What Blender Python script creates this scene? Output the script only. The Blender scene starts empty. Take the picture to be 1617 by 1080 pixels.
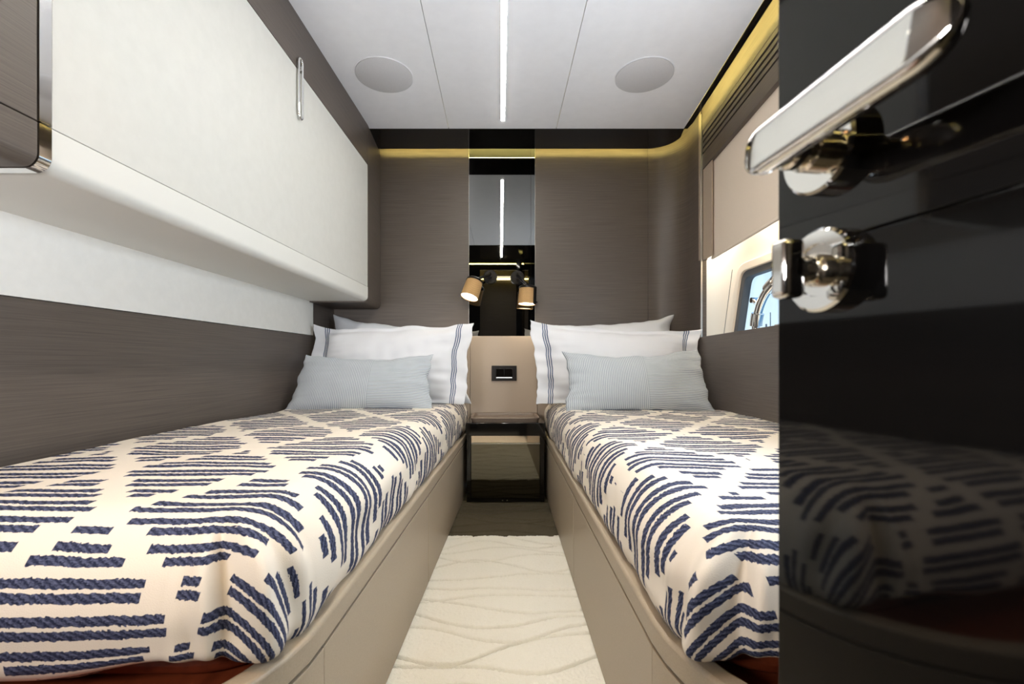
import bpy, bmesh, math, random
from mathutils import Vector, Matrix, noise
PI = math.pi
S = bpy.context.scene
COL = S.collection
# ------------------------------------------------------------------ camera, light, exposure
F, CX, CY, CAMZ = 720.0, 790.0, 572.0, 0.745
cam_d = bpy.data.cameras.new('camera'); cam = bpy.data.objects.new('camera', cam_d); COL.objects.link(cam)
cam.location = (0, 0, CAMZ); cam.rotation_euler = (PI/2, 0, 0)
cam_d.sensor_width = 36; cam_d.lens = F/1617*36
cam_d.shift_x = (808.5-CX)/1617; cam_d.shift_y = (CY-540)/1617
cam_d.clip_start = 0.01
cam_d.dof.use_dof = True; cam_d.dof.focus_distance = 1.9; cam_d.dof.aperture_fstop = 8.0
S.camera = cam
S.view_settings.view_transform = 'Standard'; S.view_settings.look = 'None'
S.view_settings.gamma = 1; S.view_settings.use_curve_mapping = False
S.view_settings.exposure = 0.17

w = bpy.data.worlds.new('sky'); S.world = w; w.use_nodes = True
wn = w.node_tree; wn.nodes.clear()
wo = wn.nodes.new('ShaderNodeOutputWorld'); wb = wn.nodes.new('ShaderNodeBackground')
wr = wn.nodes.new('ShaderNodeValToRGB'); wt = wn.nodes.new('ShaderNodeTexCoord'); wx = wn.nodes.new('ShaderNodeSeparateXYZ')
wn.links.new(wt.outputs['Generated'], wx.inputs[0]); wn.links.new(wx.outputs['Z'], wr.inputs[0])
wr.color_ramp.elements[0].color = (.72, .86, .95, 1); wr.color_ramp.elements[1].color = (.22, .47, .85, 1)
wr.color_ramp.elements[1].position = .7
wn.links.new(wr.outputs[0], wb.inputs[0]); wb.inputs[1].default_value = 1.3
wn.links.new(wb.outputs[0], wo.inputs[0])

def area(name, loc, direction, sx, sy, power, color, spread=PI):
    l = bpy.data.lights.new(name, 'AREA'); l.shape = 'RECTANGLE'; l.size = sx; l.size_y = sy
    l.energy = power; l.color = color; l.spread = spread
    o = bpy.data.objects.new(name, l); COL.objects.link(o); o.location = loc
    o.rotation_euler = Vector(direction).to_track_quat('-Z', 'Y').to_euler()
    return o
sun = bpy.data.lights.new('sun', 'SUN'); sun.energy = 5.0; sun.angle = .01; sun.color = (1, .93, .82)
so = bpy.data.objects.new('sun', sun); COL.objects.link(so)
so.rotation_euler = Vector((.35, .3, -.9)).to_track_quat('-Z', 'Y').to_euler()

area('daylight_fill', (.925, .86, 1.08), (-1, 0, .28), 1.0, .38, 15, (.76, .88, 1))  # unseen area light added behind the open door, standing in for daylight
area('rear_fill', (-.78, -.28, .98), (.2, .8, .75), .5, .4, 30, (1, .96, .96))  # added fill behind the camera, brightens ceiling and far end; not a room lamp
area('ceiling_downlight', (-.38, .16, 1.97), (-.03, .16, -1), .10, .10, 1.6, (1, .55, .25), 1.6)
area('ceiling_downlight', (.06, .45, 1.985), (0.0, .42, -1), .05, .05, .65, (1, .98, .90), .85)
area('window_recess_light', (1.19, 1.35, 1.66), (.45, 0, -1), 2.0, .05, 10, (1, .90, .76), 1.9)
area('window_recess_light', (1.22, 2.80, 1.66), (.25, 0, -1), .5, .05, 3, (1, .90, .76), 1.9)
area('corridor_fill', (.03, -.75, 1.90), (0, 0, -1), .5, .3, 1.5, (1, .85, .6))  # added fill under the corridor ceiling, no real lamp there

# ------------------------------------------------------------------ helpers
def srgb(r, g, b):
    f = lambda c: (c/255/12.92 if c/255 <= .04045 else ((c/255+.055)/1.055)**2.4)
    return (f(r), f(g), f(b), 1)
class Nd:
    def __init__(s, m): s.m = m; s.nt = m.node_tree; s.b = s.nt.nodes['Principled BSDF']
    def n(s, t, **k):
        x = s.nt.nodes.new(t)
        for a, v in k.items(): setattr(x, a, v)
        return x
    def l(s, a, b): s.nt.links.new(a, b)
    def m_(s, op, a, b=None, c=None, clamp=False):
        x = s.n('ShaderNodeMath', operation=op); x.use_clamp = clamp
        for i, v in enumerate((a, b, c)):
            if v is None: continue
            if isinstance(v, (int, float)): x.inputs[i].default_value = v
            else: s.l(v, x.inputs[i])
        return x.outputs[0]
    def noise(s, vec, scale, detail=3, rough=.5, dim='3D'):
        x = s.n('ShaderNodeTexNoise', noise_dimensions=dim)
        x.inputs['Scale'].default_value = scale; x.inputs['Detail'].default_value = detail; x.inputs['Roughness'].default_value = rough
        if vec is not None: s.l(vec, x.inputs['Vector'])
        return x.outputs['Fac']
    def mapping(s, vec, scale=(1, 1, 1), loc=(0, 0, 0)):
        x = s.n('ShaderNodeMapping'); x.inputs['Scale'].default_value = scale; x.inputs['Location'].default_value = loc
        s.l(vec, x.inputs['Vector']); return x.outputs[0]
    def mix(s, fac, a, b):
        x = s.n('ShaderNodeMix', data_type='RGBA')
        for i, v in ((0, fac), (6, a), (7, b)):
            if isinstance(v, (int, float)): x.inputs[i].default_value = v
            elif isinstance(v, tuple): x.inputs[i].default_value = v
            else: s.l(v, x.inputs[i])
        return x.outputs[2]
    def bump(s, h, strength=.3, dist=.001):
        x = s.n('ShaderNodeBump'); x.inputs['Strength'].default_value = strength; x.inputs['Distance'].default_value = dist
        s.l(h, x.inputs['Height']); s.l(x.outputs[0], s.b.inputs['Normal'])
    def obj(s): return s.n('ShaderNodeTexCoord').outputs['Object']
    def geo(s): return s.n('ShaderNodeNewGeometry').outputs['Position']
def mat(name, col, rough=.5, metal=0, spec=.5, emit=None, es=0):
    m = bpy.data.materials.new(name); m.use_nodes = True; b = m.node_tree.nodes['Principled BSDF']
    b.inputs['Base Color'].default_value = col; b.inputs['Roughness'].default_value = rough; b.inputs['Metallic'].default_value = metal
    b.inputs['Specular IOR Level'].default_value = spec
    if emit: b.inputs['Emission Color'].default_value = emit; b.inputs['Emission Strength'].default_value = es
    return m
def grainy(m, c1, c2, scale, strength=.15, dist=.0006, vec='geo', sc=500):
    N = Nd(m); v = N.mapping(N.geo() if vec == 'geo' else N.obj(), scale)
    f = N.noise(v, 1, 4, .6); r = N.n('ShaderNodeValToRGB'); r.color_ramp.elements[0].position = .3; r.color_ramp.elements[1].position = .7
    N.l(f, r.inputs[0]); r.color_ramp.elements[0].color = c1; r.color_ramp.elements[1].color = c2
    N.l(r.outputs[0], N.b.inputs['Base Color']); N.bump(f, strength, dist); return m
def wood(name, dark, light, grain=(4, 4, 380)):
    return grainy(mat(name, dark, .42), dark, light, grain, .25)
M = {}
M['wood'] = wood('dark_oak_veneer', srgb(75, 67, 61), srgb(98, 88, 80))
M['wood_vert'] = wood('dark_oak_veneer_vertical', srgb(74, 65, 57), srgb(98, 87, 78), (160, 160, 3))
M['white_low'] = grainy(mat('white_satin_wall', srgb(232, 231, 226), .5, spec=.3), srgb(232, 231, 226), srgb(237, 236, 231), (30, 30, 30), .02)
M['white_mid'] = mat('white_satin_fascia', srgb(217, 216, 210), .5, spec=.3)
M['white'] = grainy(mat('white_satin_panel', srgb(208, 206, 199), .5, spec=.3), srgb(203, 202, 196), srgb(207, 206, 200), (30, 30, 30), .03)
M['ceil'] = grainy(mat('ceiling_lacquer', srgb(234, 234, 236), .35), srgb(240, 240, 243), srgb(244, 244, 247), (20, 20, 20), .02)
M['speaker'] = grainy(mat('speaker_grille', srgb(190, 188, 188), .7), srgb(196, 195, 197), srgb(210, 209, 211), (600, 600, 600), .2)
M['gloss_black'] = mat('black_gloss_lacquer', srgb(14, 12, 11), .06)
M['ceil_black'] = mat('black_gloss_ceiling_border', srgb(16, 14, 12), .10)
M['door_black'] = grainy(mat('black_gloss_door', srgb(9, 8, 8), .05, spec=.36), srgb(7, 7, 7), srgb(10, 9, 9), (4, 4, 60), .0)
M['mirror'] = mat('smoked_mirror', (.26, .265, .26, 1), .015, 1)
M['mirror_dark'] = mat('dark_mirror_glass', (.12, .112, .088, 1), .03, 1)
M['mirror_bright'] = mat('mirror_strip_glass', (.62, .54, .44, 1), .05, 1)
M['chrome'] = mat('polished_chrome', (.86, .85, .83, 1), .06, 1)
M['brass'] = mat('polished_nickel', (.80, .74, .62, 1), .10, 1)
M['beige'] = grainy(mat('beige_leather', srgb(172, 156, 136), .42), srgb(155, 142, 123), srgb(166, 152, 133), (400, 400, 400), .12)
M['beige_dark'] = grainy(mat('beige_panel_leather', srgb(183, 163, 141), .5), srgb(166, 150, 133), srgb(176, 160, 142), (300, 300, 300), .1)
M['blind'] = grainy(mat('beige_blind_fabric', srgb(206, 190, 172), .8), srgb(212, 197, 180), srgb(222, 207, 190), (500, 500, 500), .15)
M['liner'] = mat('hull_liner', srgb(238, 228, 212), .4)
M['gasket'] = mat('grey_window_gasket', srgb(88, 90, 92), .45)
M['redwood'] = wood('red_brown_ply', srgb(112, 48, 24), srgb(140, 66, 36), (60, 4, 60))
M['tray'] = grainy(mat('taupe_tray', srgb(112, 98, 86), .5), srgb(106, 92, 80), srgb(118, 104, 92), (300, 300, 300), .1)
M['black_metal'] = mat('matte_black_metal', srgb(24, 22, 22), .3, .6)
M['black_plastic'] = mat('black_switch_plastic', srgb(26, 22, 20), .25)
M['led'] = mat('ceiling_led', (1, .9, .75, 1), .5, emit=(1, .95, .87, 1), es=108)
M['gold_led'] = mat('cove_led', (1, .8, .3, 1), .5, emit=(1, .80, .23, 1), es=40)
M['bulb'] = mat('lamp_lens', (1, .9, .7, 1), .5, emit=(1, .88, .66, 1), es=9)
M['white_led'] = mat('switch_led', (1, 1, 1, 1), .5, emit=(1, 1, 1, 1), es=2)
M['dark_floor'] = mat('dark_floor', srgb(70, 64, 48), .6)
M['sea'] = mat('sea', srgb(60, 100, 130), .2)
M['boat'] = mat('boat_white', srgb(200, 205, 210), .4)
M['mast'] = mat('mast_grey', srgb(70, 85, 100), .4)
M['alu'] = mat('brushed_aluminium', (.6, .58, .54, 1), .3, 1)

def fabric(name, c1, c2, sc=700, strength=.25):
    m = grainy(mat(name, c1, .85, spec=.2), c1, c2, (sc, sc, sc), strength, .0008, 'obj'); m.node_tree.nodes['Principled BSDF'].inputs['Sheen Weight'].default_value = .15
    return m
M['cotton'] = fabric('white_cotton', srgb(214, 215, 217), srgb(222, 223, 225))
M['cotton_grey'] = fabric('pale_grey_cotton', srgb(204, 208, 213), srgb(214, 217, 221))

# lampshade weave
m = mat('woven_lampshade', srgb(190, 150, 98), .8); N = Nd(m); v = N.obj()
sx = N.n('ShaderNodeSeparateXYZ'); N.l(v, sx.inputs[0])
ang = N.m_('ARCTAN2', sx.outputs[1], sx.outputs[0])
h1 = N.m_('SINE', N.m_('MULTIPLY', ang, 34)); h2 = N.m_('SINE', N.m_('MULTIPLY', sx.outputs[2], 1000))
hh = N.m_('MULTIPLY', h1, h2)
N.l(N.mix(N.m_('GREATER_THAN', hh, .1), srgb(196, 156, 102), srgb(104, 78, 48)), N.b.inputs['Base Color'])
N.b.inputs['Emission Color'].default_value = (1, .62, .28, 1); N.b.inputs['Emission Strength'].default_value = .05
M['shade'] = m

# bedspread: cream cloth with blue embroidered dashes in a diamond lattice (UV in metres of cloth)
def quilt_mat(name, k1, k2, c1, c2, per, band, P, v0, seed):
    m = mat(name, srgb(232, 226, 216), .85, spec=.2); N = Nd(m)
    uv = N.n('ShaderNodeUVMap').outputs[0]; s = N.n('ShaderNodeSeparateXYZ'); N.l(uv, s.inputs[0])
    wob = N.noise(uv, 9, 2); u = s.outputs[0]
    fine = N.noise(uv, 160, 1)
    v = N.m_('ADD', s.outputs[1], N.m_('MULTIPLY', N.m_('SUBTRACT', wob, .5), .016))
    v = N.m_('ADD', v, N.m_('MULTIPLY', N.m_('SUBTRACT', fine, .5), .010))
    t = N.m_('DIVIDE', N.m_('SUBTRACT', v, v0), P); fl = N.m_('FLOOR', t); fr = N.m_('SUBTRACT', t, fl)
    masks = []; ridge = []
    for c in (.27, .73 - .06):
        d = N.m_('ABSOLUTE', N.m_('SUBTRACT', fr, c))
        line = N.m_('LESS_THAN', d, .142)
        vc = N.m_('ADD', N.m_('MULTIPLY', N.m_('ADD', fl, c), P), v0)
        wn_ = N.n('ShaderNodeTexWhiteNoise', noise_dimensions='1D'); N.l(N.m_('ADD', N.m_('MULTIPLY', vc, 7.31), seed), wn_.inputs['W'])
        jit = N.m_('MULTIPLY', N.m_('SUBTRACT', wn_.outputs[0], .5), .028)
        A = N.m_('DIVIDE', N.m_('ADD', N.m_('ADD', u, jit), N.m_('SUBTRACT', N.m_('MULTIPLY', vc, k1), c1)), per)
        B = N.m_('DIVIDE', N.m_('SUBTRACT', N.m_('SUBTRACT', u, jit), N.m_('ADD', N.m_('MULTIPLY', vc, k2), c2)), per)
        mk = line
        for q in (A, B):
            qq = N.m_('ABSOLUTE', N.m_('SUBTRACT', N.m_('FRACT', q), .5))
            mk = N.m_('MULTIPLY', mk, N.m_('LESS_THAN', qq, .5-band))
        masks.append(mk); ridge.append(N.m_('MULTIPLY', mk, N.m_('SUBTRACT', 1, N.m_('MULTIPLY', d, 5))))
    mk = N.m_('MAXIMUM', *masks); rd = N.m_('MAXIMUM', *ridge)
    twist = N.m_('SINE', N.m_('ADD', N.m_('MULTIPLY', u, 420), N.m_('MULTIPLY', v, 500)))
    tn = N.noise(uv, 320, 2)
    tw = N.m_('ADD', N.m_('MULTIPLY', twist, .16), tn, clamp=True)
    blue = N.mix(N.m_('MULTIPLY_ADD', tw, 2.2, -.75, clamp=True), srgb(32, 38, 62), srgb(92, 98, 126))
    cl = N.mix(N.noise(uv, 900, 1), srgb(221, 212, 198), srgb(230, 221, 207))
    N.l(N.mix(mk, cl, blue), N.b.inputs['Base Color'])
    h = N.m_('ADD', N.m_('MULTIPLY', rd, N.m_('ADD', .8, N.m_('MULTIPLY', tw, .5))), N.m_('MULTIPLY', N.noise(uv, 500, 2), .25))
    N.bump(h, .6, .0025)
    return m
M['quilt_l'] = quilt_mat('embroidered_bedspread', .78, .62, .275, -1.30, .328, .078, .0645, .0, 3.1)
M['quilt_r'] = quilt_mat('embroidered_bedspread_second', .80, .80, 1.37, -.25, .328, .078, .0645, .02, 8.7)

# sham: white with three navy lines inset from each side (UV x across)
m = mat('white_sham_with_navy_lines', srgb(232, 232, 232), .85, spec=.2); N = Nd(m)
uv = N.n('ShaderNodeUVMap').outputs[0]; s = N.n('ShaderNodeSeparateXYZ'); N.l(uv, s.inputs[0])
ax = N.m_('ABSOLUTE', s.outputs[0])
mk = None
for c in (.800, .824, .848):
    q = N.m_('LESS_THAN', N.m_('ABSOLUTE', N.m_('SUBTRACT', ax, c)), .0062)
    mk = q if mk is None else N.m_('MAXIMUM', mk, q)
N.l(N.mix(mk, srgb(220, 221, 224), srgb(84, 100, 124)), N.b.inputs['Base Color']); N.bump(N.noise(uv, 500, 2), .15, .0008)
M['sham'] = m
# corduroy cushion: left half upright ribs, right half level ribs
m = mat('ribbed_grey_cotton', srgb(190, 196, 201), .9, spec=.2); N = Nd(m)
uv = N.n('ShaderNodeUVMap').outputs[0]; s = N.n('ShaderNodeSeparateXYZ'); N.l(uv, s.inputs[0])
lr = N.m_('GREATER_THAN', s.outputs[0], .12)
a = N.m_('SINE', N.m_('MULTIPLY', s.outputs[0], 250)); b = N.m_('SINE', N.m_('MULTIPLY', s.outputs[1], 118))
rib = N.m_('ADD', N.m_('MULTIPLY', a, N.m_('SUBTRACT', 1, lr)), N.m_('MULTIPLY', b, lr))
seam = N.m_('LESS_THAN', N.m_('ABSOLUTE', N.m_('SUBTRACT', s.outputs[0], .12)), .006)
f = N.m_('MULTIPLY_ADD', rib, .5, .5)
N.l(N.mix(f, srgb(148, 157, 165), srgb(204, 208, 211)), N.b.inputs['Base Color'])
N.bump(N.m_('SUBTRACT', f, N.m_('MULTIPLY', seam, 1.5)), .5, .002)
M['ribbed'] = m
# carpet pile
m = mat('cream_cut_pile', srgb(228, 222, 204), .95, spec=.1); N = Nd(m); g = N.geo()
n1 = N.noise(g, 450, 3, .7); N.l(N.mix(n1, srgb(232, 228, 212), srgb(255, 253, 244)), N.b.inputs['Base Color']); N.bump(n1, .8, .004)
N.b.inputs['Sheen Weight'].default_value = .2
M['carpet'] = m
m = mat('dark_carved_pile', srgb(66, 60, 46), .8, spec=.2); N = Nd(m); g = N.geo()
n1 = N.noise(g, 450, 3, .7); N.l(N.mix(n1, srgb(62, 56, 42), srgb(88, 81, 64)), N.b.inputs['Base Color']); N.bump(n1, .6, .003)
M['carpet_dark'] = m
# pane: thin clear glass
m = bpy.data.materials.new('clear_pane'); m.use_nodes = True; nt = m.node_tree; nt.nodes.clear()
o_ = nt.nodes.new('ShaderNodeOutputMaterial'); mx = nt.nodes.new('ShaderNodeMixShader'); tr = nt.nodes.new('ShaderNodeBsdfTransparent'); gl = nt.nodes.new('ShaderNodeBsdfGlossy')
tr.inputs[0].default_value = (.93, .96, .97, 1); gl.inputs['Roughness'].default_value = .02; mx.inputs[0].default_value = .06
nt.links.new(tr.outputs[0], mx.inputs[1]); nt.links.new(gl.outputs[0], mx.inputs[2]); nt.links.new(mx.outputs[0], o_.inputs[0])
M['pane'] = m

class MB:
    def __init__(s): s.bm = bmesh.new()
    def box(s, x0, x1, y0, y1, z0, z1, M_=None):
        vs = [s.bm.verts.new((x, y, z)) for x in (x0, x1) for y in (y0, y1) for z in (z0, z1)]
        for f in ((0, 1, 3, 2), (4, 6, 7, 5), (0, 4, 5, 1), (2, 3, 7, 6), (0, 2, 6, 4), (1, 5, 7, 3)): s.bm.faces.new([vs[i] for i in f])
        if M_:
            for v in vs: v.co = M_ @ v.co
        return s
    def hexa(s, bottom, top):
        b = [s.bm.verts.new(p) for p in bottom]; t = [s.bm.verts.new(p) for p in top]; n = len(b)
        s.bm.faces.new(b[::-1]); s.bm.faces.new(t)
        for i in range(n): s.bm.faces.new((b[i], b[(i+1) % n], t[(i+1) % n], t[i]))
        return s
    def prism(s, poly, z0, z1):           # poly in xy
        return s.hexa([(x, y, z0) for x, y in poly], [(x, y, z1) for x, y in poly])
    def sweep(s, pts, r, n=12, closed=False):
        pts = [Vector(p) for p in pts]; m = len(pts); rings = []; prev = None
        for i, p in enumerate(pts):
            if closed: t = pts[(i+1) % m]-pts[i-1]
            else: t = pts[min(i+1, m-1)]-pts[max(i-1, 0)]
            t.normalize()
            if prev is None: a = t.orthogonal().normalized()
            else: a = (prev-t*prev.dot(t)).normalized()
            prev = a; b = t.cross(a); rr = r[i] if isinstance(r, (list, tuple)) else r
            rings.append([s.bm.verts.new(p+a*math.cos(2*PI*k/n)*rr+b*math.sin(2*PI*k/n)*rr) for k in range(n)])
        for i in range(m if closed else m-1):
            A, B = rings[i], rings[(i+1) % m]
            for k in range(n): s.bm.faces.new((A[k], A[(k+1) % n], B[(k+1) % n], B[k]))
        if not closed: s.bm.faces.new(rings[0][::-1]); s.bm.faces.new(rings[-1])
        return s
    def cyl(s, p0, p1, r0, r1=None, n=24, cap=True):
        p0, p1 = Vector(p0), Vector(p1); t = (p1-p0).normalized(); a = t.orthogonal().normalized(); b = t.cross(a)
        r1 = r0 if r1 is None else r1
        A, B = [[s.bm.verts.new(p+(a*math.cos(2*PI*k/n)+b*math.sin(2*PI*k/n))*r) for k in range(n)] for p, r in ((p0, r0), (p1, r1))]
        for k in range(n): s.bm.faces.new((A[k], A[(k+1) % n], B[(k+1) % n], B[k]))
        if cap: s.bm.faces.new(A[::-1]); s.bm.faces.new(B)
        return s
    def lathe(s, o, axis, prof, n=32):     # prof: (distance along axis, radius)
        o, t = Vector(o), Vector(axis).normalized(); a = t.orthogonal().normalized(); b = t.cross(a); rings = []
        for h, r in prof:
            rings.append([s.bm.verts.new(o+t*h+(a*math.cos(2*PI*k/n)+b*math.sin(2*PI*k/n))*max(r, 1e-5)) for k in range(n)])
        for A, B in zip(rings, rings[1:]):
            for k in range(n): s.bm.faces.new((A[k], A[(k+1) % n], B[(k+1) % n], B[k]))
        return s
    def grid(s, nu, nv, fn, uvfn=None, flip=False):
        V = [[s.bm.verts.new(fn(i, j)) for j in range(nv)] for i in range(nu)]
        L = s.bm.loops.layers.uv.verify() if uvfn else None
        for i in range(nu-1):
            for j in range(nv-1):
                q = [(i, j), (i+1, j), (i+1, j+1), (i, j+1)]
                if flip: q = q[::-1]
                f = s.bm.faces.new([V[a][b] for a, b in q])
                if L:
                    for lp, ab in zip(f.loops, q): lp[L].uv = uvfn(*ab)
        return V
    def build(s, name, material, parent=None, bevel=0, smooth=None, solid=0, sub=0, normals=True):
        if normals: bmesh.ops.recalc_face_normals(s.bm, faces=s.bm.faces)
        me = bpy.data.meshes.new(name); s.bm.to_mesh(me); s.bm.free()
        o = bpy.data.objects.new(name, me); COL.objects.link(o); me.materials.append(material)
        if parent: o.parent = parent
        if bevel:
            b = o.modifiers.new('bevel', 'BEVEL'); b.width = bevel; b.segments = 3; b.limit_method = 'ANGLE'; b.angle_limit = .6
        if solid:
            b = o.modifiers.new('solid', 'SOLIDIFY'); b.thickness = solid
        if sub:
            b = o.modifiers.new('sub', 'SUBSURF'); b.levels = sub; b.render_levels = sub
        if smooth or bevel or sub:
            for p in me.polygons: p.use_smooth = True
            a = smooth if isinstance(smooth, float) else .7
            me.set_sharp_from_angle(angle=a)
        return o
def thing(name, label, cat, loc=(0, 0, 0), group=None):
    o = bpy.data.objects.new(name, None); COL.objects.link(o); o.location = loc; o.empty_display_size = .05
    o['label'] = label; o['category'] = cat
    if group: o['group'] = group
    return o
def tag(o, label, cat, group=None):
    o['label'] = label; o['category'] = cat
    if group: o['group'] = group
    return o
def struct(o): o['kind'] = 'structure'; return o
def arc(cx, cy, r, a0, a1, n): return [(cx+r*math.cos(a0+(a1-a0)*i/n), cy+r*math.sin(a0+(a1-a0)*i/n)) for i in range(n+1)]
def offset(path, d):                      # left-hand offset of an open xy path
    out = []
    for i, p in enumerate(path):
        a = Vector(path[max(i-1, 0)]); b = Vector(path[min(i+1, len(path)-1)]); t = (b-a).normalized()
        out.append((p[0]-t.y*d, p[1]+t.x*d))
    return out
def ribbon(mb, path, d0, d1, z0, z1):     # wall-like strip along an xy path, between two offsets
    A, B = offset(path, d0), offset(path, d1); n = len(path)
    vs = [[mb.bm.verts.new((p[0], p[1], z)) for z in (z0, z1)] for p in A]; ws = [[mb.bm.verts.new((p[0], p[1], z)) for z in (z0, z1)] for p in B]
    f = mb.bm.faces.new
    for i in range(n-1):
        f((vs[i][0], vs[i+1][0], vs[i+1][1], vs[i][1])); f((ws[i][0], ws[i][1], ws[i+1][1], ws[i+1][0]))
        f((vs[i][1], vs[i+1][1], ws[i+1][1], ws[i][1])); f((vs[i][0], ws[i][0], ws[i+1][0], vs[i+1][0]))
    f((vs[0][0], vs[0][1], ws[0][1], ws[0][0])); f((vs[-1][0], ws[-1][0], ws[-1][1], vs[-1][1]))
    return mb

# ------------------------------------------------------------------ room geometry (metres; camera stands in the doorway, looks along +Y)
D = 2.755; HC = 2.004; YR = -.32          # back wall, ceiling height, rear bulkhead
XLW = lambda y: -1.112+.040*y             # left hull-side wall
XCF = lambda y: -.800+.040*y              # overhead cabinet face
XRW = lambda y: .867+.084*y               # right wall plane
XCR = lambda y: .783+.084*y               # right edge of the grey ceiling
XBL = lambda y: -.310+.0455*y             # left bed face
XBR = lambda y: .233+.008*y               # right bed face
YC = 2.458                                # far edge of the grey ceiling
ZT = 2.10

fl = struct(MB().box(-1.2, 1.5, -1.4, 2.9, -.09, -.032).build('floor', M['dark_floor']))
# carved carpet as real relief
def wave_lines():
    rnd = random.Random(5); L = []
    y = -.35
    while y < 2.9:
        a, ph, k = rnd.uniform(.014, .046), rnd.uniform(0, 6.3), rnd.uniform(6, 13)
        a2, ph2, k2 = rnd.uniform(.004, .012), rnd.uniform(0, 6.3), rnd.uniform(12, 22)
        L.append((y, a, ph, k, a2, ph2, k2, rnd.uniform(-.12, .12))); y += rnd.uniform(.045, .085)
    return L
WL = wave_lines()
def carve(x, y, depth, wd):
    h = 0
    for (y0, a, ph, k, a2, ph2, k2, sl) in WL:
        if abs(y-y0) > .16: continue
        d = y-(y0+a*math.sin(k*x+ph)+a2*math.sin(k2*x+ph2)+sl*x)
        q = math.exp(-(d/wd)**2)
        if q > h: h = q
    return -depth*h
def carpet(name, y0, y1, step, material, z, amp):
    ny = int((y1-y0)/step)+1; nx = int(.56/step)+1
    mb = MB()
    def fn(i, j):
        y = y0+(y1-y0)*j/(ny-1); xa, xb = XBL(y)-.01, XBR(y)+.01; x = xa+(xb-xa)*i/(nx-1)
        jx = .0022*noise.noise(Vector((x*210, y*210, 2)))
        zz = z+carve(x, y+jx, amp, .0040)+noise.noise(Vector((x*9, y*9, 1)))*.004+noise.noise(Vector((x*150, y*150, 4)))*.0022
        if j == 0 or j == ny-1:
            zz = -.030; y += .004*noise.noise(Vector((x*160, 3, 1)))
        return (x, y, zz)
    mb.grid(nx, ny, fn)
    return mb.build(name, material, smooth=3.0)
tag(carpet('carpet', -.10, 1.953, .0029, M['carpet'], .002, .020), 'cream cut-pile carpet carved with wavy lines between the beds', 'carpet')
tag(carpet('dark_carpet', 1.955, 2.75, .0052, M['carpet_dark'], 0.0, .022), 'dark olive carved carpet strip in front of the nightstand', 'carpet')

# ceiling
cl = struct(MB().box(-1.3, 1.6, -1.4, 3.2, 2.125, 2.16).build('ceiling', M['ceil']))
def xl(y): return -.80+.030*y-.012 if False else XCF(y)-.02
s1 = lambda y: -(790-663.7)/720*1.583+.0*(y)-0.0     # seam lines of the middle ceiling panel
s2 = lambda y: .300
g = .0012
for xa, xb in ((xl, lambda y: -.278-g), (lambda y: -.278+g, lambda y: .302-g), (lambda y: .302+g, XCR)):
    y0, y1 = .62, YC
    mb = MB(); mb.prism([(xa(y0), y0), (xb(y0), y0), (xb(y1), y1), (xa(y1), y1)], HC, HC+.012)
    mb.build('ceiling_panel', M['ceil'], cl, bevel=.0006)
# black gloss border (follows the curve of the cove) with the recessed grey field inside
edge = [(XCF(2.69)-.03, 2.69), (.86, 2.69)]+arc(.86, 2.54, .15, PI/2, .09, 10)+[(XCR(y)+.03+.002*(2-y), y) for y in (2.4, 2.0, 1.6, 1.0, .4, -.25)]
mb = MB()
mb.prism([(XCF(2.69)-.03, 2.69), (XCF(YC)-.03, YC+.002), (XCR(YC)+.002, YC+.002)]+[p for p in edge[::1] if p[1] > YC][::-1], HC, HC+.010)
mb.build('ceiling_border', M['ceil_black'], cl)
rp = [p for p in edge if p[1] <= YC+.03]
mb = MB(); mb.prism([(XCR(YC)+.002, YC+.001)]+[(edge[-7][0], YC+.001)]+[p for p in edge if p[1] < YC]+[(XCR(-.25)+.002, -.25)], HC, HC+.010)
mb.build('ceiling_border', M['ceil_black'], cl)
mb = MB(); mb.box(XCF(0)-.05, XCR(.3)-.004, -.26, .618, HC, HC+.010); mb.build('ceiling_border', M['ceil_black'], cl)

# ceiling light strip
t = thing('ceiling_light', 'long thin warm LED light strip along the middle of the ceiling', 'light', (.0135, 1.22, HC))
mb = MB(); mb.box(-.0095, .0095, -1.14, 1.15, -.004, .0); mb.build('diffuser', M['led'], t, bevel=.002)
mb = MB(); mb.box(-.0125, -.0098, -1.143, 1.153, -.003, .0); mb.box(.0098, .0125, -1.143, 1.153, -.003, .0); mb.build('trim', M['ceil'], t)

# speakers
for x, lab in ((-.51, 'round grey ceiling speaker above the left bed'), (.632, 'round grey ceiling speaker above the right bed')):
    t = thing('ceiling_speaker', lab, 'speaker', (x, 2.003, HC), 'round speakers in the ceiling')
    MB().lathe((0, 0, 0), (0, 0, -1), [(0, .1225), (.0035, .1225), (.005, .119), (.005, .0001)], 64).build('grille', M['speaker'], t, smooth=.9)
    MB().lathe((0, 0, 0), (0, 0, -1), [(0, .1275), (.0025, .1275), (.0025, .1245), (0, .1245)], 64).build('rim', M['ceil'], t, smooth=.4)

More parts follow.
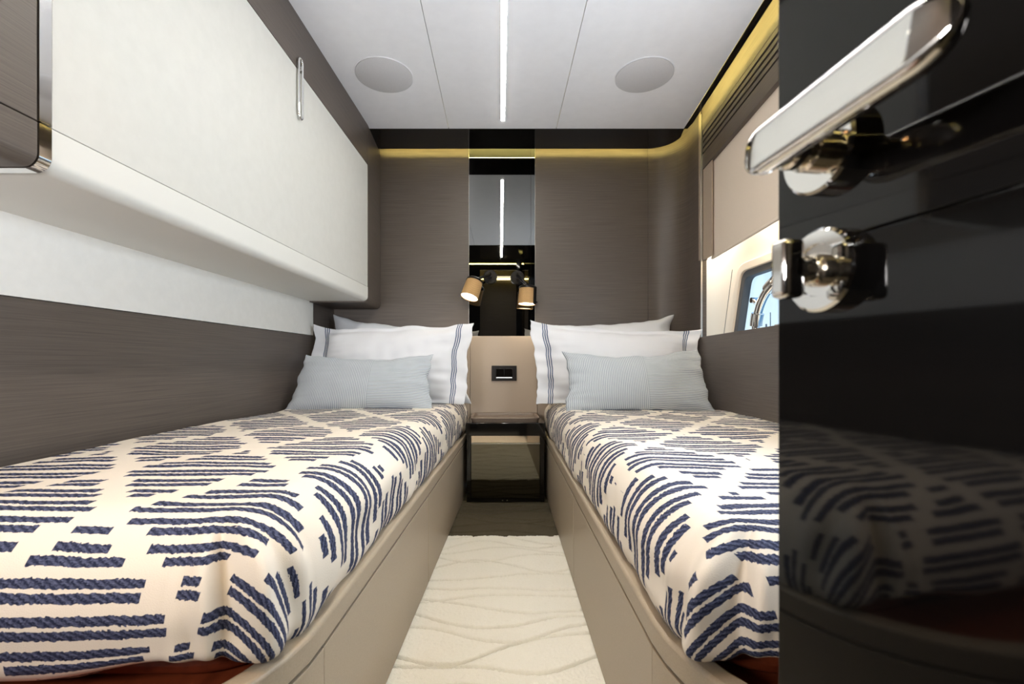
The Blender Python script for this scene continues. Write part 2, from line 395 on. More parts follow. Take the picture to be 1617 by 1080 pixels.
# back wall
wbk = struct(MB().box(-1.25, 1.07, 2.80, 2.85, 0, ZT).build('wall_back', M['wood']))
def panel(x0, x1, z0, z1, par=wbk, mt='wood', y0=D, y1=2.80):
    return MB().box(x0+.0008, x1-.0008, y0, y1, z0, z1).build('wood_panel', M[mt], par, bevel=.001)
xm0, xm1 = -.191, .211
panel(-1.10, xm0, .0, ZT); panel(xm1, .895, .0, ZT)
rc = .178; ccx, ccy = .895, D-rc
A1 = arc(ccx, ccy, rc, PI/2, .62, 9); A2 = arc(ccx, ccy, rc, .62, 0.0, 6)
for P_ in (A1, A2+[(1.071, 2.50), (1.069, 2.430)]):
    ribbon(MB(), P_[::-1], -.001, -.03, 0, ZT).build('curved_panel', M['wood'], wbk, smooth=.5)
struct_edge = MB().box(1.062, 1.071, 2.414, 2.424, .5, 2.06).build('trim', M['alu'], wbk, bevel=.0015); struct_edge.name = 'edge_trim'

# cove light strips, lying on top of the border
def cove(path, lab):
    mb = ribbon(MB(), path, .012, .020, HC+.012, HC+.024)
    return tag(mb.build('cove_light', M['gold_led']), lab, 'light', 'golden cove lights round the ceiling')
LEDX = -.022
back_path = [(XCF(2.69)-.03, 2.645), (.86, 2.645)]
corner_path = arc(.86, 2.54, .105, PI/2-.03, .09, 10)
right_path = [(x-.045, y) for x, y in [(XCR(y)+.03+.002*(2-y), y) for y in (2.4, 2.0, 1.6, 1.0, .4, -.25)]]
for pth, lab in ((back_path, 'golden cove light above the back wall'), (corner_path, 'golden cove light round the curved wall corner'), (right_path, 'golden cove light above the air vent wall')):
    cove(pth, lab)

# mirror
t = thing('wall_mirror', 'tall smoked mirror between the two wood panels behind the reading lamps', 'mirror', (.01, D, .89))
MB().box(xm0-.01+.002, .174, .006, .014, .0, 1.20).build('glass', M['mirror'], t)
MB().box(.1755, xm1-.012, .006, .014, .0, 1.20).build('side_glass', M['mirror'], t)
MB().box(xm0-.0098, xm0-.0085, -.001, .02, 0, 1.20).box(xm1-.0115, xm1-.0102, -.001, .02, 0, 1.20).build('frame', M['alu'], t)

# left wall
def skew(mb, fx, x0, x1, y0, y1, z0, z1):
    mb.hexa([(fx(y0)+x0, y0, z0), (fx(y0)+x1, y0, z0), (fx(y1)+x1, y1, z0), (fx(y1)+x0, y1, z0)],
            [(fx(y0)+x0, y0, z1), (fx(y0)+x1, y0, z1), (fx(y1)+x1, y1, z1), (fx(y1)+x0, y1, z1)]); return mb
wl = struct(skew(MB(), XLW, -.06, -.012, -.32, 2.80, 0, ZT).build('wall_left', M['wood']))
skew(MB(), XLW, -.012, .0, -.32, 2.465, .30, .888).build('lower_panel', M['wood'], wl, bevel=.001)
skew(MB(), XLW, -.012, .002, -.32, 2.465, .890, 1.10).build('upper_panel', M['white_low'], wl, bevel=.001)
skew(MB(), XLW, -.012, -.002, 2.467, 2.755, .30, 1.15).build('end_panel', M['wood'], wl)

# overhead cabinets: same section extruded along the wall
def section(z0, z1, r, xb):               # (x offset from face, z) profile, face at 0
    pr = [(0, z1)]+[(-r+r*math.cos(a), z0+r-r*math.sin(a)) for a in [PI/2*i/8 for i in range(9)]]+[(xb, z0), (xb, z1)]
    return pr
def extr(prof, y0, y1, fx=XCF):
    mb = MB(); A = [(fx(y0)+x, y0, z) for x, z in prof]; B = [(fx(y1)+x, y1, z) for x, z in prof]; mb.hexa(A, B); return mb
ZU = 1.070; ZS = 1.146
def zs(y): return 0
t = thing('overhead_cabinet', 'long white overhead cabinet above the left bed', 'cabinet', (0, 0, 0))
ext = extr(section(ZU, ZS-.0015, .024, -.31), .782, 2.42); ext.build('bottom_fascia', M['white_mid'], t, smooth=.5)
dd = MB(); y0, y1 = .782, 2.418
dd.hexa([(XCF(y0), y0, ZS), (XCF(y1), y1, ZS), (XCF(y1)-.02, y1, ZS), (XCF(y0)-.02, y0, ZS)],
        [(XCF(y0), y0, 1.822), (XCF(y1), y1, 1.792), (XCF(y1)-.02, y1, 1.792), (XCF(y0)-.02, y0, 1.822)])
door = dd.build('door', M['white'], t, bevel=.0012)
skew(MB(), XCF, -.31, -.022, .782, 2.416, ZS, 2.0).build('body', M['wood'], t)
# dark wood cornice between the door and the ceiling
mb = MB(); mb.hexa([(XCF(y0), y0, 1.8245), (XCF(2.42), 2.42, 1.7945), (XCF(2.42)-.02, 2.42, 1.7945), (XCF(y0)-.02, y0, 1.8245)],
                   [(XCF(y0), y0, 2.06), (XCF(2.42), 2.42, 2.06), (XCF(2.42)-.02, 2.42, 2.06), (XCF(y0)-.02, y0, 2.06)])
mb.build('cornice', M['wood'], t)
# end panel closing to the back wall
fx2 = lambda y: XCF(2.42)-(y-2.42)*.062
extr(section(ZU-.006, 2.06, .03, -.31), 2.421, 2.752, fx2).build('end_panel', M['wood'], t, smooth=.5)
# handle: chrome racetrack ring on the door
yh, zh0, zh1, hw = 1.655, 1.628, 1.845, .0135
pts = []
for a in [PI*i/10 for i in range(11)]: pts.append((yh+hw*math.cos(a), zh1-hw+hw*math.sin(a)))
for a in [PI+PI*i/10 for i in range(11)]: pts.append((yh+hw*math.cos(a), zh0+hw+hw*math.sin(a)))
hd = MB().sweep([(XCF(y)+.009, y, z) for y, z in pts], .0042, 10, True).build('handle', M['chrome'], door, smooth=3.0)
MB().cyl((XCF(yh)-.001, yh, zh1-.035), (XCF(yh)+.012, yh, zh1-.035), .007).build('handle_pivot', M['chrome'], door, smooth=.5)
sk = MB(); skew(sk, XCF, .0002, .002, yh-.009, yh+.009, zh0+.012, zh1-.012); sk.build('handle_plate', M['alu'], door)

t = thing('wood_cabinet', 'dark wood overhead cabinet with mirrored end band at the near left', 'cabinet', (0, 0, 0))
pr = section(ZU, ZS-.0015, .024, -.31)
extr(pr, -.30, .758).build('bottom_fascia', M['wood'], t, smooth=.5)
skew(MB(), XCF, -.02, .0, -.30, .758, ZS+.001, 2.0).build('door', M['wood'], t, bevel=.001)
skew(MB(), XCF, -.31, -.022, -.30, .778, ZS, 2.0).build('body', M['wood'], t)
extr([(x+.0015 if i < 10 else x, z) for i, (x, z) in enumerate(section(ZU-.0015, ZS-.0015, .025, -.31))], .760, .780).build('chrome_band', M['chrome'], t, smooth=.5)
skew(MB(), XCF, -.02, .0015, .760, .780, ZS+.001, 2.0).build('chrome_band', M['chrome'], t)

# right wall: vent panel, blind, lower wood panel, window recess
wr_ = struct(skew(MB(), XRW, .0, .025, -.32, 2.421, .0, .880).build('wall_right', M['wood']))
skew(MB(), XRW, -.012, -.0005, -.32, 2.421, .40, .878).build('lower_panel', M['wood'], wr_, bevel=.0015)
skew(MB(), XRW, .0, .03, -.32, 2.421, 1.965, ZT).build('cove_panel', M['wood'], wr_)
skew(MB(), XRW, .0, .025, -.32, 2.421, 1.765, 1.842).build('vent_panel', M['wood'], wr_, bevel=.001)
vg = thing('air_vent', 'long dark slatted air vent under the golden cove light', 'vent')
skew(MB(), XRW, .022, .028, -.32, 2.421, 1.842, 1.965).build('backing', M['gloss_black'], vg)
for k in range(4):
    z = 1.852+k*.030
    skew(MB(), XRW, .001, .018, -.32, 2.41, z, z+.019 if k < 3 else z+.024).build('slat', M['wood'], vg, bevel=.001)
# jamb at the far end of the recess and the blind
struct(MB().box(1.066, 1.105, 2.432, 2.45, 1.29, 2.12).build('wall_recess_side', M['beige_dark'])).name = 'wall_recess'
skew(MB(), XRW, .006, .012, 2.30, 2.421, 1.285, 1.765).build('blind_jamb', M['beige_dark'], wr_)
bl = thing('window_blind', 'beige fabric blind lowered halfway over the window recess', 'blind')
skew(MB(), XRW, .020, .024, -.30, 2.335, 1.283, 1.80).build('fabric', M['blind'], bl)
skew(MB(), XRW, .016, .028, -.30, 2.335, 1.272, 1.284).build('bottom_bar', M['blind'], bl, bevel=.003)

# hull liner with the window
XL_ = 1.34
wy = lambda z: 2.50+(1.235-z)*.28        # raked far side of the window
struct_l = MB()
z0, z1, zt = .62, 1.235, 1.80
def quad(mb, pts, th=.02):
    mb.hexa([(XL_, y, z) for y, z in pts], [(XL_+th, y, z) for y, z in pts])
def rpoly(off, r, n=6):                   # rounded window outline grown by off
    c = [(wy(z1+off)+off, z1+off, r), (1.15-off, z1+off, r), (1.15-off, z0-off, r), (wy(z0-off)+off, z0-off, r)]
    out = []
    for i, (y, z, r_) in enumerate(c):
        p = Vector((y, z)); a = Vector(c[i-1][:2])-p; b = Vector(c[(i+1) % 4][:2])-p; a.normalize(); b.normalize()
        h = a.angle(b)/2; tl = r_/math.tan(h)
        pa, pb = p+a*tl, p+b*tl
        for k in range(n+1):
            q = k/n; out.append(tuple(((1-q)**2)*pa+2*q*(1-q)*p+q*q*pb))
    return out
def ringmesh(mb, inner, outer, x0, x1):
    n = len(inner)
    V = [[mb.bm.verts.new((x, y, z)) for y, z in P_] for P_, x in ((inner, x0), (outer, x0), (outer, x1), (inner, x1))]
    for a in range(4):
        for i in range(n): mb.bm.faces.new((V[a][i], V[a][(i+1) % n], V[(a+1) % 4][(i+1) % n], V[(a+1) % 4][i]))
    return mb
inner = rpoly(.045, .09); n = len(inner)
outer = []
for (y, z) in inner:                     # push outwards to a rectangle
    cy_, cz_ = 1.9, .93; dy, dz = y-cy_, z-cz_
    k = min((1.35 if dy > 0 else 1.65)/abs(dy) if dy else 9e9, (.95)/abs(dz) if dz else 9e9); outer.append((cy_+dy*k, cz_+dz*k))
wli = struct(ringmesh(MB(), inner, outer, XL_, XL_+.03).build('wall_hull', M['liner'], smooth=.4))
seam = MB(); seam.hexa([(XL_-.001, 2.63, 1.28), (XL_-.001, 2.634, 1.28), (XL_-.001, 2.765, .8), (XL_-.001, 2.761, .8)], [(XL_, 2.63, 1.28), (XL_, 2.634, 1.28), (XL_, 2.765, .8), (XL_, 2.761, .8)])
seam.build('panel_seam', M['gasket'], wli)
skew(MB(), XRW, .032, .42, -.30, 2.42, 1.80, 1.81).box(1.11, XL_+.03, 2.42, 3.25, 1.80, 1.81).build('recess_ceiling', M['liner'], wli)
MB().box(1.12, XL_, -.30, 3.25, .60, .62).build('recess_floor', M['liner'], wli)
MB().box(1.0, XL_+.03, 3.25, 3.28, .60, 1.78).build('recess_end', M['liner'], wli)
win = thing('window_1', 'rounded hull window', 'window'); del win['category']; del win['label']; win['kind'] = 'structure'
ringmesh(MB(), rpoly(.004, .07), rpoly(.050, .09), XL_-.022, XL_+.03).build('window_frame', M['liner'], win, bevel=.006)
ringmesh(MB(), rpoly(-.030, .06), rpoly(.006, .07), XL_-.012, XL_+.032).build('gasket', M['gasket'], win, bevel=.004)
MB().box(XL_+.018, XL_+.022, 1.0, 2.75, .6, 1.3).build('pane', M['pane'], win)
# chrome opening porthole in front of the pane
pt = thing('porthole', 'round chrome porthole ring with clamps in front of the hull window', 'porthole', (1.315, 2.11, .905))
R_ = .235
MB().sweep([(0, R_*math.cos(a), R_*math.sin(a)) for a in [2*PI*i/72 for i in range(72)]], .021, 12, True).build('ring', M['chrome'], pt, smooth=3.0)
def ringpt(a, r=R_, x=0): return (x, r*math.cos(a), r*math.sin(a))
for a in (.25, 1.15, 2.2, -.5):
    MB().sweep([ringpt(a+q) for q in (-.14, -.07, 0, .07, .14)], .030, 14).build('sleeve', M['chrome'], pt, smooth=.6)
for a in (.62, 1.7, 2.8, -.2):
    p = Vector(ringpt(a, R_)); q = Vector(ringpt(a, R_+.035)); MB().cyl(p+Vector((-.02, 0, 0)), q+Vector((-.02, 0, 0)), .013, .010).cyl(q+Vector((-.034, 0, 0)), q+Vector((.01, 0, 0)), .014).build('clamp', M['chrome'], pt, smooth=.6)
MB().box(-.02, .02, -.05, .05, -.02, .02).build('latch', M['chrome'], pt, bevel=.006)

# outside: sea and moored sailing boats
struct(MB().box(3, 140, -40, 160, -1.3, -1.25).build('sea', M['sea']))
for (px, dist, h, lab) in ((1210, 34, 3.9, 'distant sailing boat with a slim grey mast seen through the window, left one'), (1216.5, 60, 7.6, 'distant sailing boat with the taller grey mast seen through the window')):
    x = (px-CX)/F*dist
    b = thing('sailing_boat', lab, 'boat', (x, dist, -1.2), 'moored boats outside the window')
    MB().hexa([(-1.0, -.3, 0), (1.0, -.3, 0), (1.4, 0, 0), (1.0, .3, 0), (-1.0, .3, 0)], [(-1.3, -.5, .5), (1.3, -.5, .5), (1.9, 0, .6), (1.3, .5, .5), (-1.3, .5, .5)]).build('hull', M['boat'], b)
    MB().cyl((0, 0, .5), (0, 0, h+.9), .085, .06, 8).build('mast', M['mast'], b)
    MB().cyl((-.3, 0, h*.6+1), (.3, 0, h*.6+1), .012, n=6).build('spreader', M['mast'], b)

# rear bulkhead and corridor behind the camera (seen in the mirror)
rb = struct(MB().box(-1.3, -.26, YR-.04, YR, 0, HC).build('wall_rear', M['gloss_black']))
MB().box(.36, 1.4, YR-.04, YR, 0, HC).build('wall_panel', M['gloss_black'], rb)
MB().box(-.26, .36, YR-.04, YR, 1.935, HC).build('lintel', M['gloss_black'], rb)
tag(MB().box(-.80, .30, YR, YR+.008, 2.012-.012, 2.012-.004).build('cove_light', M['gold_led']), 'thin golden cove light over the doorway in the mirror', 'light', 'golden cove lights round the ceiling')
cw = struct(MB().box(-1.1, 1.2, -1.35, -1.30, 0, 2.12).build('wall_corridor', M['wood']))
MB().box(-.5, -.46, -1.30, YR-.04, 0, 2.12).build('side_panel', M['wood'], cw); MB().box(.60, .64, -1.30, YR-.04, 0, 2.12).build('side_panel', M['wood'], cw)
tag(MB().box(-.45, .45, -1.295, -1.285, 1.985, 1.995).build('cove_light', M['gold_led']), 'golden cove light on the corridor wall seen in the mirror', 'light', 'golden cove lights round the ceiling')

# ------------------------------------------------------------------ headboard, switch, nightstand, tray
hb = thing('headboard', 'beige leather headboard panel between and behind the beds', 'headboard', (.01, 2.70, 0))
xa, xb = -.190, .209
for a_, b_ in ((-1.05, xa), (xa+.0015, xb), (xb+.0015, 1.03)):
    MB().box(a_, b_, .0, .054, .32, .900).build('panel', M['beige_dark'], hb, bevel=.0025)
sw = thing('light_switch', 'black wall switch plate on the beige panel above the nightstand', 'switch', (.023, 2.70, .680))
MB().box(-.074, .074, -.009, .0, -.045, .045).build('plate', M['black_plastic'], sw, bevel=.002)
MB().box(-.048, -.001, -.013, -.009, -.020, .028).build('rocker', M['gloss_black'], sw, bevel=.0015)
MB().box(.001, .048, -.013, -.009, -.020, .028).build('rocker', M['gloss_black'], sw, bevel=.0015)
MB().box(-.046, .046, -.012, -.009, -.0275, -.0245).build('light_bar', M['white_led'], sw)
yn = 2.395
ns = thing('nightstand', 'black gloss nightstand between the beds', 'nightstand', (.026, yn, 0))
MB().box(-.208, .209, .0, .300, .358, .426).build('top', M['gloss_black'], ns, bevel=.003)
MB().box(-.204, -.182, .022, .300, .004, .357).build('side_panel', M['gloss_black'], ns, bevel=.001)
MB().box(.186, .208, .022, .300, .004, .357).build('side_panel', M['gloss_black'], ns, bevel=.001)
MB().box(-.182, .186, .285, .300, .004, .357).build('back_panel', M['beige_dark'], ns)
dr = MB().box(-.180, .184, .030, .044, .022, .310).build('drawer', M['mirror_dark'], ns)
MB().box(-.180, .184, .045, .26, .03, .305).build('drawer_box', M['gloss_black'], ns)
MB().box(-.180, .184, .034, .040, .3165, .356).build('mirror_strip', M['mirror_bright'], ns)
MB().box(-.180, .184, .026, .044, .311, .3155).build('drawer_edge', M['alu'], ns)
MB().box(-.182, .186, .024, .285, .006, .0205).build('plinth', M['gloss_black'], ns)
for dx in (-.012, .012):
    MB().cyl((dx-.002, .018, .014), (dx-.002, .026, .014), .004).build('catch', M['chrome'], ns, smooth=.5)
# tray with a raised rim
def rrect(hx, hy, r, n=6):
    out = []
    for cx_, cy_, a0 in ((hx-r, hy-r, 0), (-hx+r, hy-r, PI/2), (-hx+r, -hy+r, PI), (hx-r, -hy+r, 3*PI/2)): out += arc(cx_, cy_, r, a0, a0+PI/2, n)
    return out
tr_ = thing('tray', 'taupe rounded rectangular tray on the nightstand', 'tray', (.026, 2.550, .426))
loops = [(rrect(.178, .128, .025), 0), (rrect(.186, .136, .03), .022), (rrect(.182, .132, .028), .025), (rrect(.174, .124, .024), .022), (rrect(.168, .118, .02), .008)]
mb = MB(); LV = [[mb.bm.verts.new((x, y, z)) for x, y in P_] for P_, z in loops]; n = len(LV[0])
for A, B in zip(LV, LV[1:]):
    for i in range(n): mb.bm.faces.new((A[i], A[(i+1) % n], B[(i+1) % n], B[i]))
mb.bm.faces.new(LV[0][::-1]); mb.build('rim', M['tray'], tr_, smooth=.6)
MB().prism(rrect(.1685, .1185, .02), .004, .0085).build('base', M['tray'], tr_)

# ------------------------------------------------------------------ beds
def bed(side, lab):
    t = thing('bed', lab, 'bed', (0, 0, 0), 'twin beds')
    sgn = -1 if side == 'l' else 1
    face = XBL if side == 'l' else XBR
    Rr = .30; ye = .42
    yc = ye+Rr
    xf = face(yc)
    a0 = 0 if sgn < 0 else PI
    arcp = arc(xf+sgn*Rr, yc, Rr, a0, a0-PI/2*1 if sgn < 0 else a0+PI/2, 10)
    xwall = (XLW(ye) if side == 'l' else XRW(ye))
    path = [(face(2.69), 2.69), (face(1.9), 1.9), (face(1.2), 1.2)]+arcp+[(xwall-sgn*.01, ye)]
    # offsets towards the inside of the bed
    d = 1 if False else 1
    ins = -1 if side == 'l' else 1          # left-hand normal points into the aisle for the left bed travelling to -y
    def strip(p, o0, o1, z0, z1): return ribbon(MB(), p, ins*o0, ins*o1, z0, z1)
    strip(path, 0, .034, .2985, .340).build('rail', M['beige'], t, bevel=.006)
    # front panels
    def cut(ya, yb):
        P_ = [(face(y), y) for y in (yb, (ya+yb)/2, ya)]; return P_
    ysm = (1.534, .703)
    for pth in (cut(ysm[0]+.0015, 2.69), cut(max(ysm[1]+.0015, yc), ysm[0]-.0015) if yc < ysm[1] else [(face(y), y) for y in (ysm[0]-.0015, 1.1, yc+.001)], arcp+[(xwall-sgn*.01, ye)]):
        strip(pth, .001, .022, .004, .2945).build('front_panel', M['beige'], t, bevel=.0012)
    strip(path, .010, .03, .0, .30).build('frame', M['gloss_black'], t)
    mb = MB(); poly = offset(path, ins*.03)+[(xwall-sgn*.012, 2.69)]
    mb.prism(poly, .285, .297); mb.build('platform', M['redwood'], t)
    return t
bed('l', 'left built-in single bed with beige front panels'); bed('r', 'right built-in single bed with beige front panels')
for side, lab in (('l', 'red-brown mattress base showing under the left bedspread'), ('r', 'red-brown mattress base showing under the right bedspread')):
    sgn = -1 if side == 'l' else 1; face = XBL if side == 'l' else XBR; wall = XLW if side == 'l' else XRW
    ye = .64; R_m = .12; yc = ye+R_m
    a0 = 0 if sgn < 0 else PI; x0 = face(yc)+sgn*.045
    P_ = [(face(2.68)+sgn*.045, 2.68)]+arc(x0+sgn*R_m, yc, R_m, a0, a0-PI/2 if sgn < 0 else a0+PI/2, 8)+[(wall(ye)-sgn*.02, ye), (wall(2.68)-sgn*.02, 2.68)]
    tag(MB().prism(P_, .298, .455).build('mattress', M['redwood'], bevel=.02), lab, 'mattress')

def bedspread(side, lab, ytop, hem_end, material, ye, Rc, Re, uedge, shear, uwall, ztop, hem_side=.338, seed=0):
    sgn = -1 if side == 'l' else 1          # wall side direction
    # work in s-space: p = distance from aisle edge towards the wall
    W = abs(uwall-uedge); na = 34; nb = 34
    pc = Rc; vc = ye+Rc; ReA, ReB = Re
    def Lr(z, Re):
        dz = ztop-z; r0 = Rc-Re
        return r0+Re*math.acos(1-dz/Re) if dz < Re else r0+Re*PI/2+(dz-Re)
    La, Lb = Lr(hem_side, ReA), Lr(hem_end, ReB)
    A = [1-i/na for i in range(na)]+[-(W-pc)*j/46 for j in range(47)]           # positive: cornering fraction; negative: metres inland
    ny = 120
    B = [1-i/nb for i in range(nb)]+[-(ytop-vc)*j/ny for j in range(ny+1)]
    cache = {}
    def core(i, j):
        a, b = A[i], B[j]; sa, sb = max(a, 0), max(b, 0)
        ia, ib = max(-a, 0), max(-b, 0)
        s = max(sa, sb)
        if s == 0: th = 0
        elif sa >= sb: th = PI/4*(sb/sa)
        else: th = PI/2-PI/4*(sa/sb)
        if ib > 0 : th = 0
        if ia > 0 and sb > 0: th = PI/2
        q = th/(PI/2); q = q*q*(3-2*q)
        L = La*(1-q)+Lb*q; r = s*L
        return ia, ib, r, th, s, ReA*(1-q)+ReB*q
    def fn(i, j):
        ia, ib, r, th, s, Re = core(i, j); r0 = Rc-Re
        if r < r0: off, drop, nz = r, 0, 0
        else:
            ph = (r-r0)/Re
            if ph < PI/2: off, drop, nz = r0+Re*math.sin(ph), Re*(1-math.cos(ph)), math.sin(ph)
            else: off, drop, nz = Rc, Re+(r-r0-Re*PI/2), 1
        kq = (math.cos(th)**4+math.sin(th)**4)**-.25
        dp, dv = math.cos(th)*kq, math.sin(th)*kq
        # soft corner folds
        cf = math.sin(2*th) if (r > r0*.3) else 0
        fold = -.026*math.exp(-((th-1.0)/.10)**2)*min(1, max(0, r/Rc-.35)*1.6)+.010*math.exp(-((th-.72)/.10)**2)*min(1, r/Rc)+cf*.6*(.014*math.sin(th*15+r*20)+.010*noise.noise(Vector((th*5, r*12, seed))))*min(1, r/Rc)
        p = pc-off*dp+ia; v = vc-off*dv+ib
        n1 = noise.noise(Vector((p*2.3+seed, v*2.3, .3)))*.010+noise.noise(Vector((p*7+seed, v*7, 1.3)))*.0035
        n2 = noise.noise(Vector((p*22+seed, v*22, r*9)))*.0016
        side_w = noise.noise(Vector((v*6, r*9, seed+4)))*.010+noise.noise(Vector((v*19, r*16, seed+9)))*.005
        out = nz*(side_w)+fold
        z = ztop-drop+(n1+n2)*(1-nz*.7)+fold*(1-nz)*.8
        if s >= 1: z += .010*noise.noise(Vector((v*9, p*9, seed)))
        # tuck hem slightly inwards
        tuck = max(0, s-.86)/.14
        out -= tuck*tuck*.016*(1+2.0*math.sin(th)**2)
        p -= out*dp; v -= out*dv
        z += .040*math.sin(th)**2*s**5*math.exp(-((p-.13)/.11)**2)
        ed = min(1, ia/.05) if False else 1
        X = uedge+sgn*p+shear*v
        X = max(X, XLW(v)+.004) if sgn < 0 else min(X, XRW(v)-.004)
        return (X, v, z)
    def uvf(i, j):
        ia, ib, r, th, s, Re = core(i, j)
        kq = (math.cos(th)**4+math.sin(th)**4)**-.25
        b_ = r*math.sin(th)*kq; b_ += .45*max(0, b_-.03)
        p = pc-r*math.cos(th)*kq+ia; v = vc-b_+ib
        return (uedge+sgn*p+shear*v, v)
    mb = MB(); mb.grid(len(A), len(B), fn, uvf)
    bmesh.ops.remove_doubles(mb.bm, verts=mb.bm.verts, dist=1e-5)
    o = mb.build('bedspread', material, smooth=3.0, sub=1)
    return tag(o, lab, 'bedspread', 'embroidered bedspreads')
bedspread('l', 'cream bedspread with navy embroidered diamonds on the left bed', 2.69, .318, M['quilt_l'], .560, .14, (.090, .13), -.316, .0455, -1.075, .532, seed=1)
bedspread('r', 'cream bedspread with navy embroidered diamonds on the right bed, partly hidden by the door', 2.70, .330, M['quilt_r'], .560, .14, (.095, .13), .240, .008, 1.02, .525, seed=11)

# ------------------------------------------------------------------ pillows
def pillow(name, label, cat, group, loc, rot, w, h, t, material, flange=0, pinch=.06, seed=0, nx=70, nz=44, wr=.010, par=None, corners=None, sag=.02, ear=.012):
    mb = MB()
    def prof(s, fl):
        q = min(1, abs(s)/(1-fl)) if fl else abs(s)
        return max(0, 1-q**2.6)**.55
    def mk(sd):
        def fn(i, j):
            x = -1+2*i/(nx-1); z = -1+2*j/(nz-1)
            x = math.sin(x*PI/2)*.35+x*.65; z = math.sin(z*PI/2)*.35+z*.65
            X = w/2*x*(1-pinch*(1-z*z)); Z = h/2*z*(1-pinch*1.3*(1-x*x))
            if corners:
                c = corners; u_, v_ = (x+1)/2, (z+1)/2
                off = Vector(c[0])*(1-u_)*(1-v_)+Vector(c[1])*u_*(1-v_)+Vector(c[2])*u_*v_+Vector(c[3])*(1-u_)*v_
                X += off.x; Z += off.y
            T = t/2*prof(x, flange)*prof(z, flange*.35*(w/h) if flange else 0)
            Z += (noise.noise(Vector((x*2.1, seed, 3)))*.016-sag*(1-x*x)**1.0*.5+ear*abs(x)**7)*(z if z > 0 else 0)
            Z += noise.noise(Vector((x*7, seed, z)))*.005*abs(z)**4
            edge = 1-min(1, T/(t/2))
            nn = noise.noise(Vector((X*7, Z*7, seed)))*wr+noise.noise(Vector((X*16+Z*5, Z*11-X*6, seed+3)))*wr*.8
            # folds radiating from the side seams
            rad = noise.noise(Vector((z*8+seed, x*1.6, 2)))*wr*1.6*abs(x)**2
            Y = sd*max(.0016, T+(nn+rad)*(1-edge*.8)*(1 if sd < 0 else .4))
            fw = 0
            if flange or True: fw = noise.noise(Vector((x*3, z*3.5, seed+7)))*wr*2.2*edge
            X += (noise.noise(Vector((z*2.5, 5, seed)))*.020+noise.noise(Vector((z*8, 9, seed)))*.008)*abs(x)**3
            if abs(x) > .999 or abs(z) > .999: Y = 0
            return (X, Y+fw, Z)
        def uvf(i, j):
            x = -1+2*i/(nx-1); z = -1+2*j/(nz-1)
            x = math.sin(x*PI/2)*.35+x*.65; z = math.sin(z*PI/2)*.35+z*.65
            return (x, z)
        mb.grid(nx, nz, fn, uvf, flip=sd > 0)
    mk(-1); mk(1)
    bmesh.ops.remove_doubles(mb.bm, verts=mb.bm.verts, dist=2e-5)
    o = mb.build(name, material, par, smooth=3.0, sub=1)
    o.location = loc; o.rotation_euler = rot
    return tag(o, label, cat, group)
R = math.radians
# back pillows
pillow('pillow', 'plain white pillow at the back of the left bed', 'pillow', 'white pillows', (-.57, 2.60, .735), (R(-10), 0, R(0)), .80, .46, .15, M['cotton_grey'], seed=2, pinch=.05, corners=[(0, 0), (0, 0), (.0, -.03), (.0, .055)])
pillow('pillow', 'plain white pillow at the back of the right bed', 'pillow', 'white pillows', (.60, 2.60, .735), (R(-10), 0, R(0)), .80, .46, .15, M['cotton'], seed=5, pinch=.05, corners=[(0, 0), (0, 0), (.0, .050), (.0, .0)])
# shams
pillow('pillow', 'white pillow with navy triple lines behind the left grey cushion', 'pillow', 'lined white pillows', (-.585, 2.39, .735), (R(-13), 0, R(2)), .86, .43, .17, M['sham'], flange=.17, seed=8, pinch=.03, corners=[(.02, 0), (-.02, 0), (.015, .01), (.02, -.01)])
pillow('pillow', 'white pillow with navy triple lines behind the right grey cushion', 'pillow', 'lined white pillows', (.615, 2.39, .735), (R(-13), 0, R(-2)), .90, .43, .17, M['sham'], flange=.17, seed=14, pinch=.035, corners=[(.02, 0), (-.03, 0), (.0, -.035), (-.015, .02)])
# cushions
pillow('cushion', 'grey ribbed lumbar cushion on the left bed', 'cushion', 'ribbed lumbar cushions', (-.645, 2.165, .645), (R(-20), 0, R(2)), .66, .285, .13, M['ribbed'], seed=21, pinch=.05, wr=.005, corners=[(-.03, 0), (.0, 0), (-.012, .0), (.03, -.005)])
pillow('cushion', 'grey ribbed lumbar cushion on the right bed', 'cushion', 'ribbed lumbar cushions', (.645, 2.165, .648), (R(-20), 0, R(-2)), .68, .30, .13, M['ribbed'], seed=27, pinch=.06, wr=.005, corners=[(-.005, 0), (.015, 0), (-.015, .01), (.0, .0)])

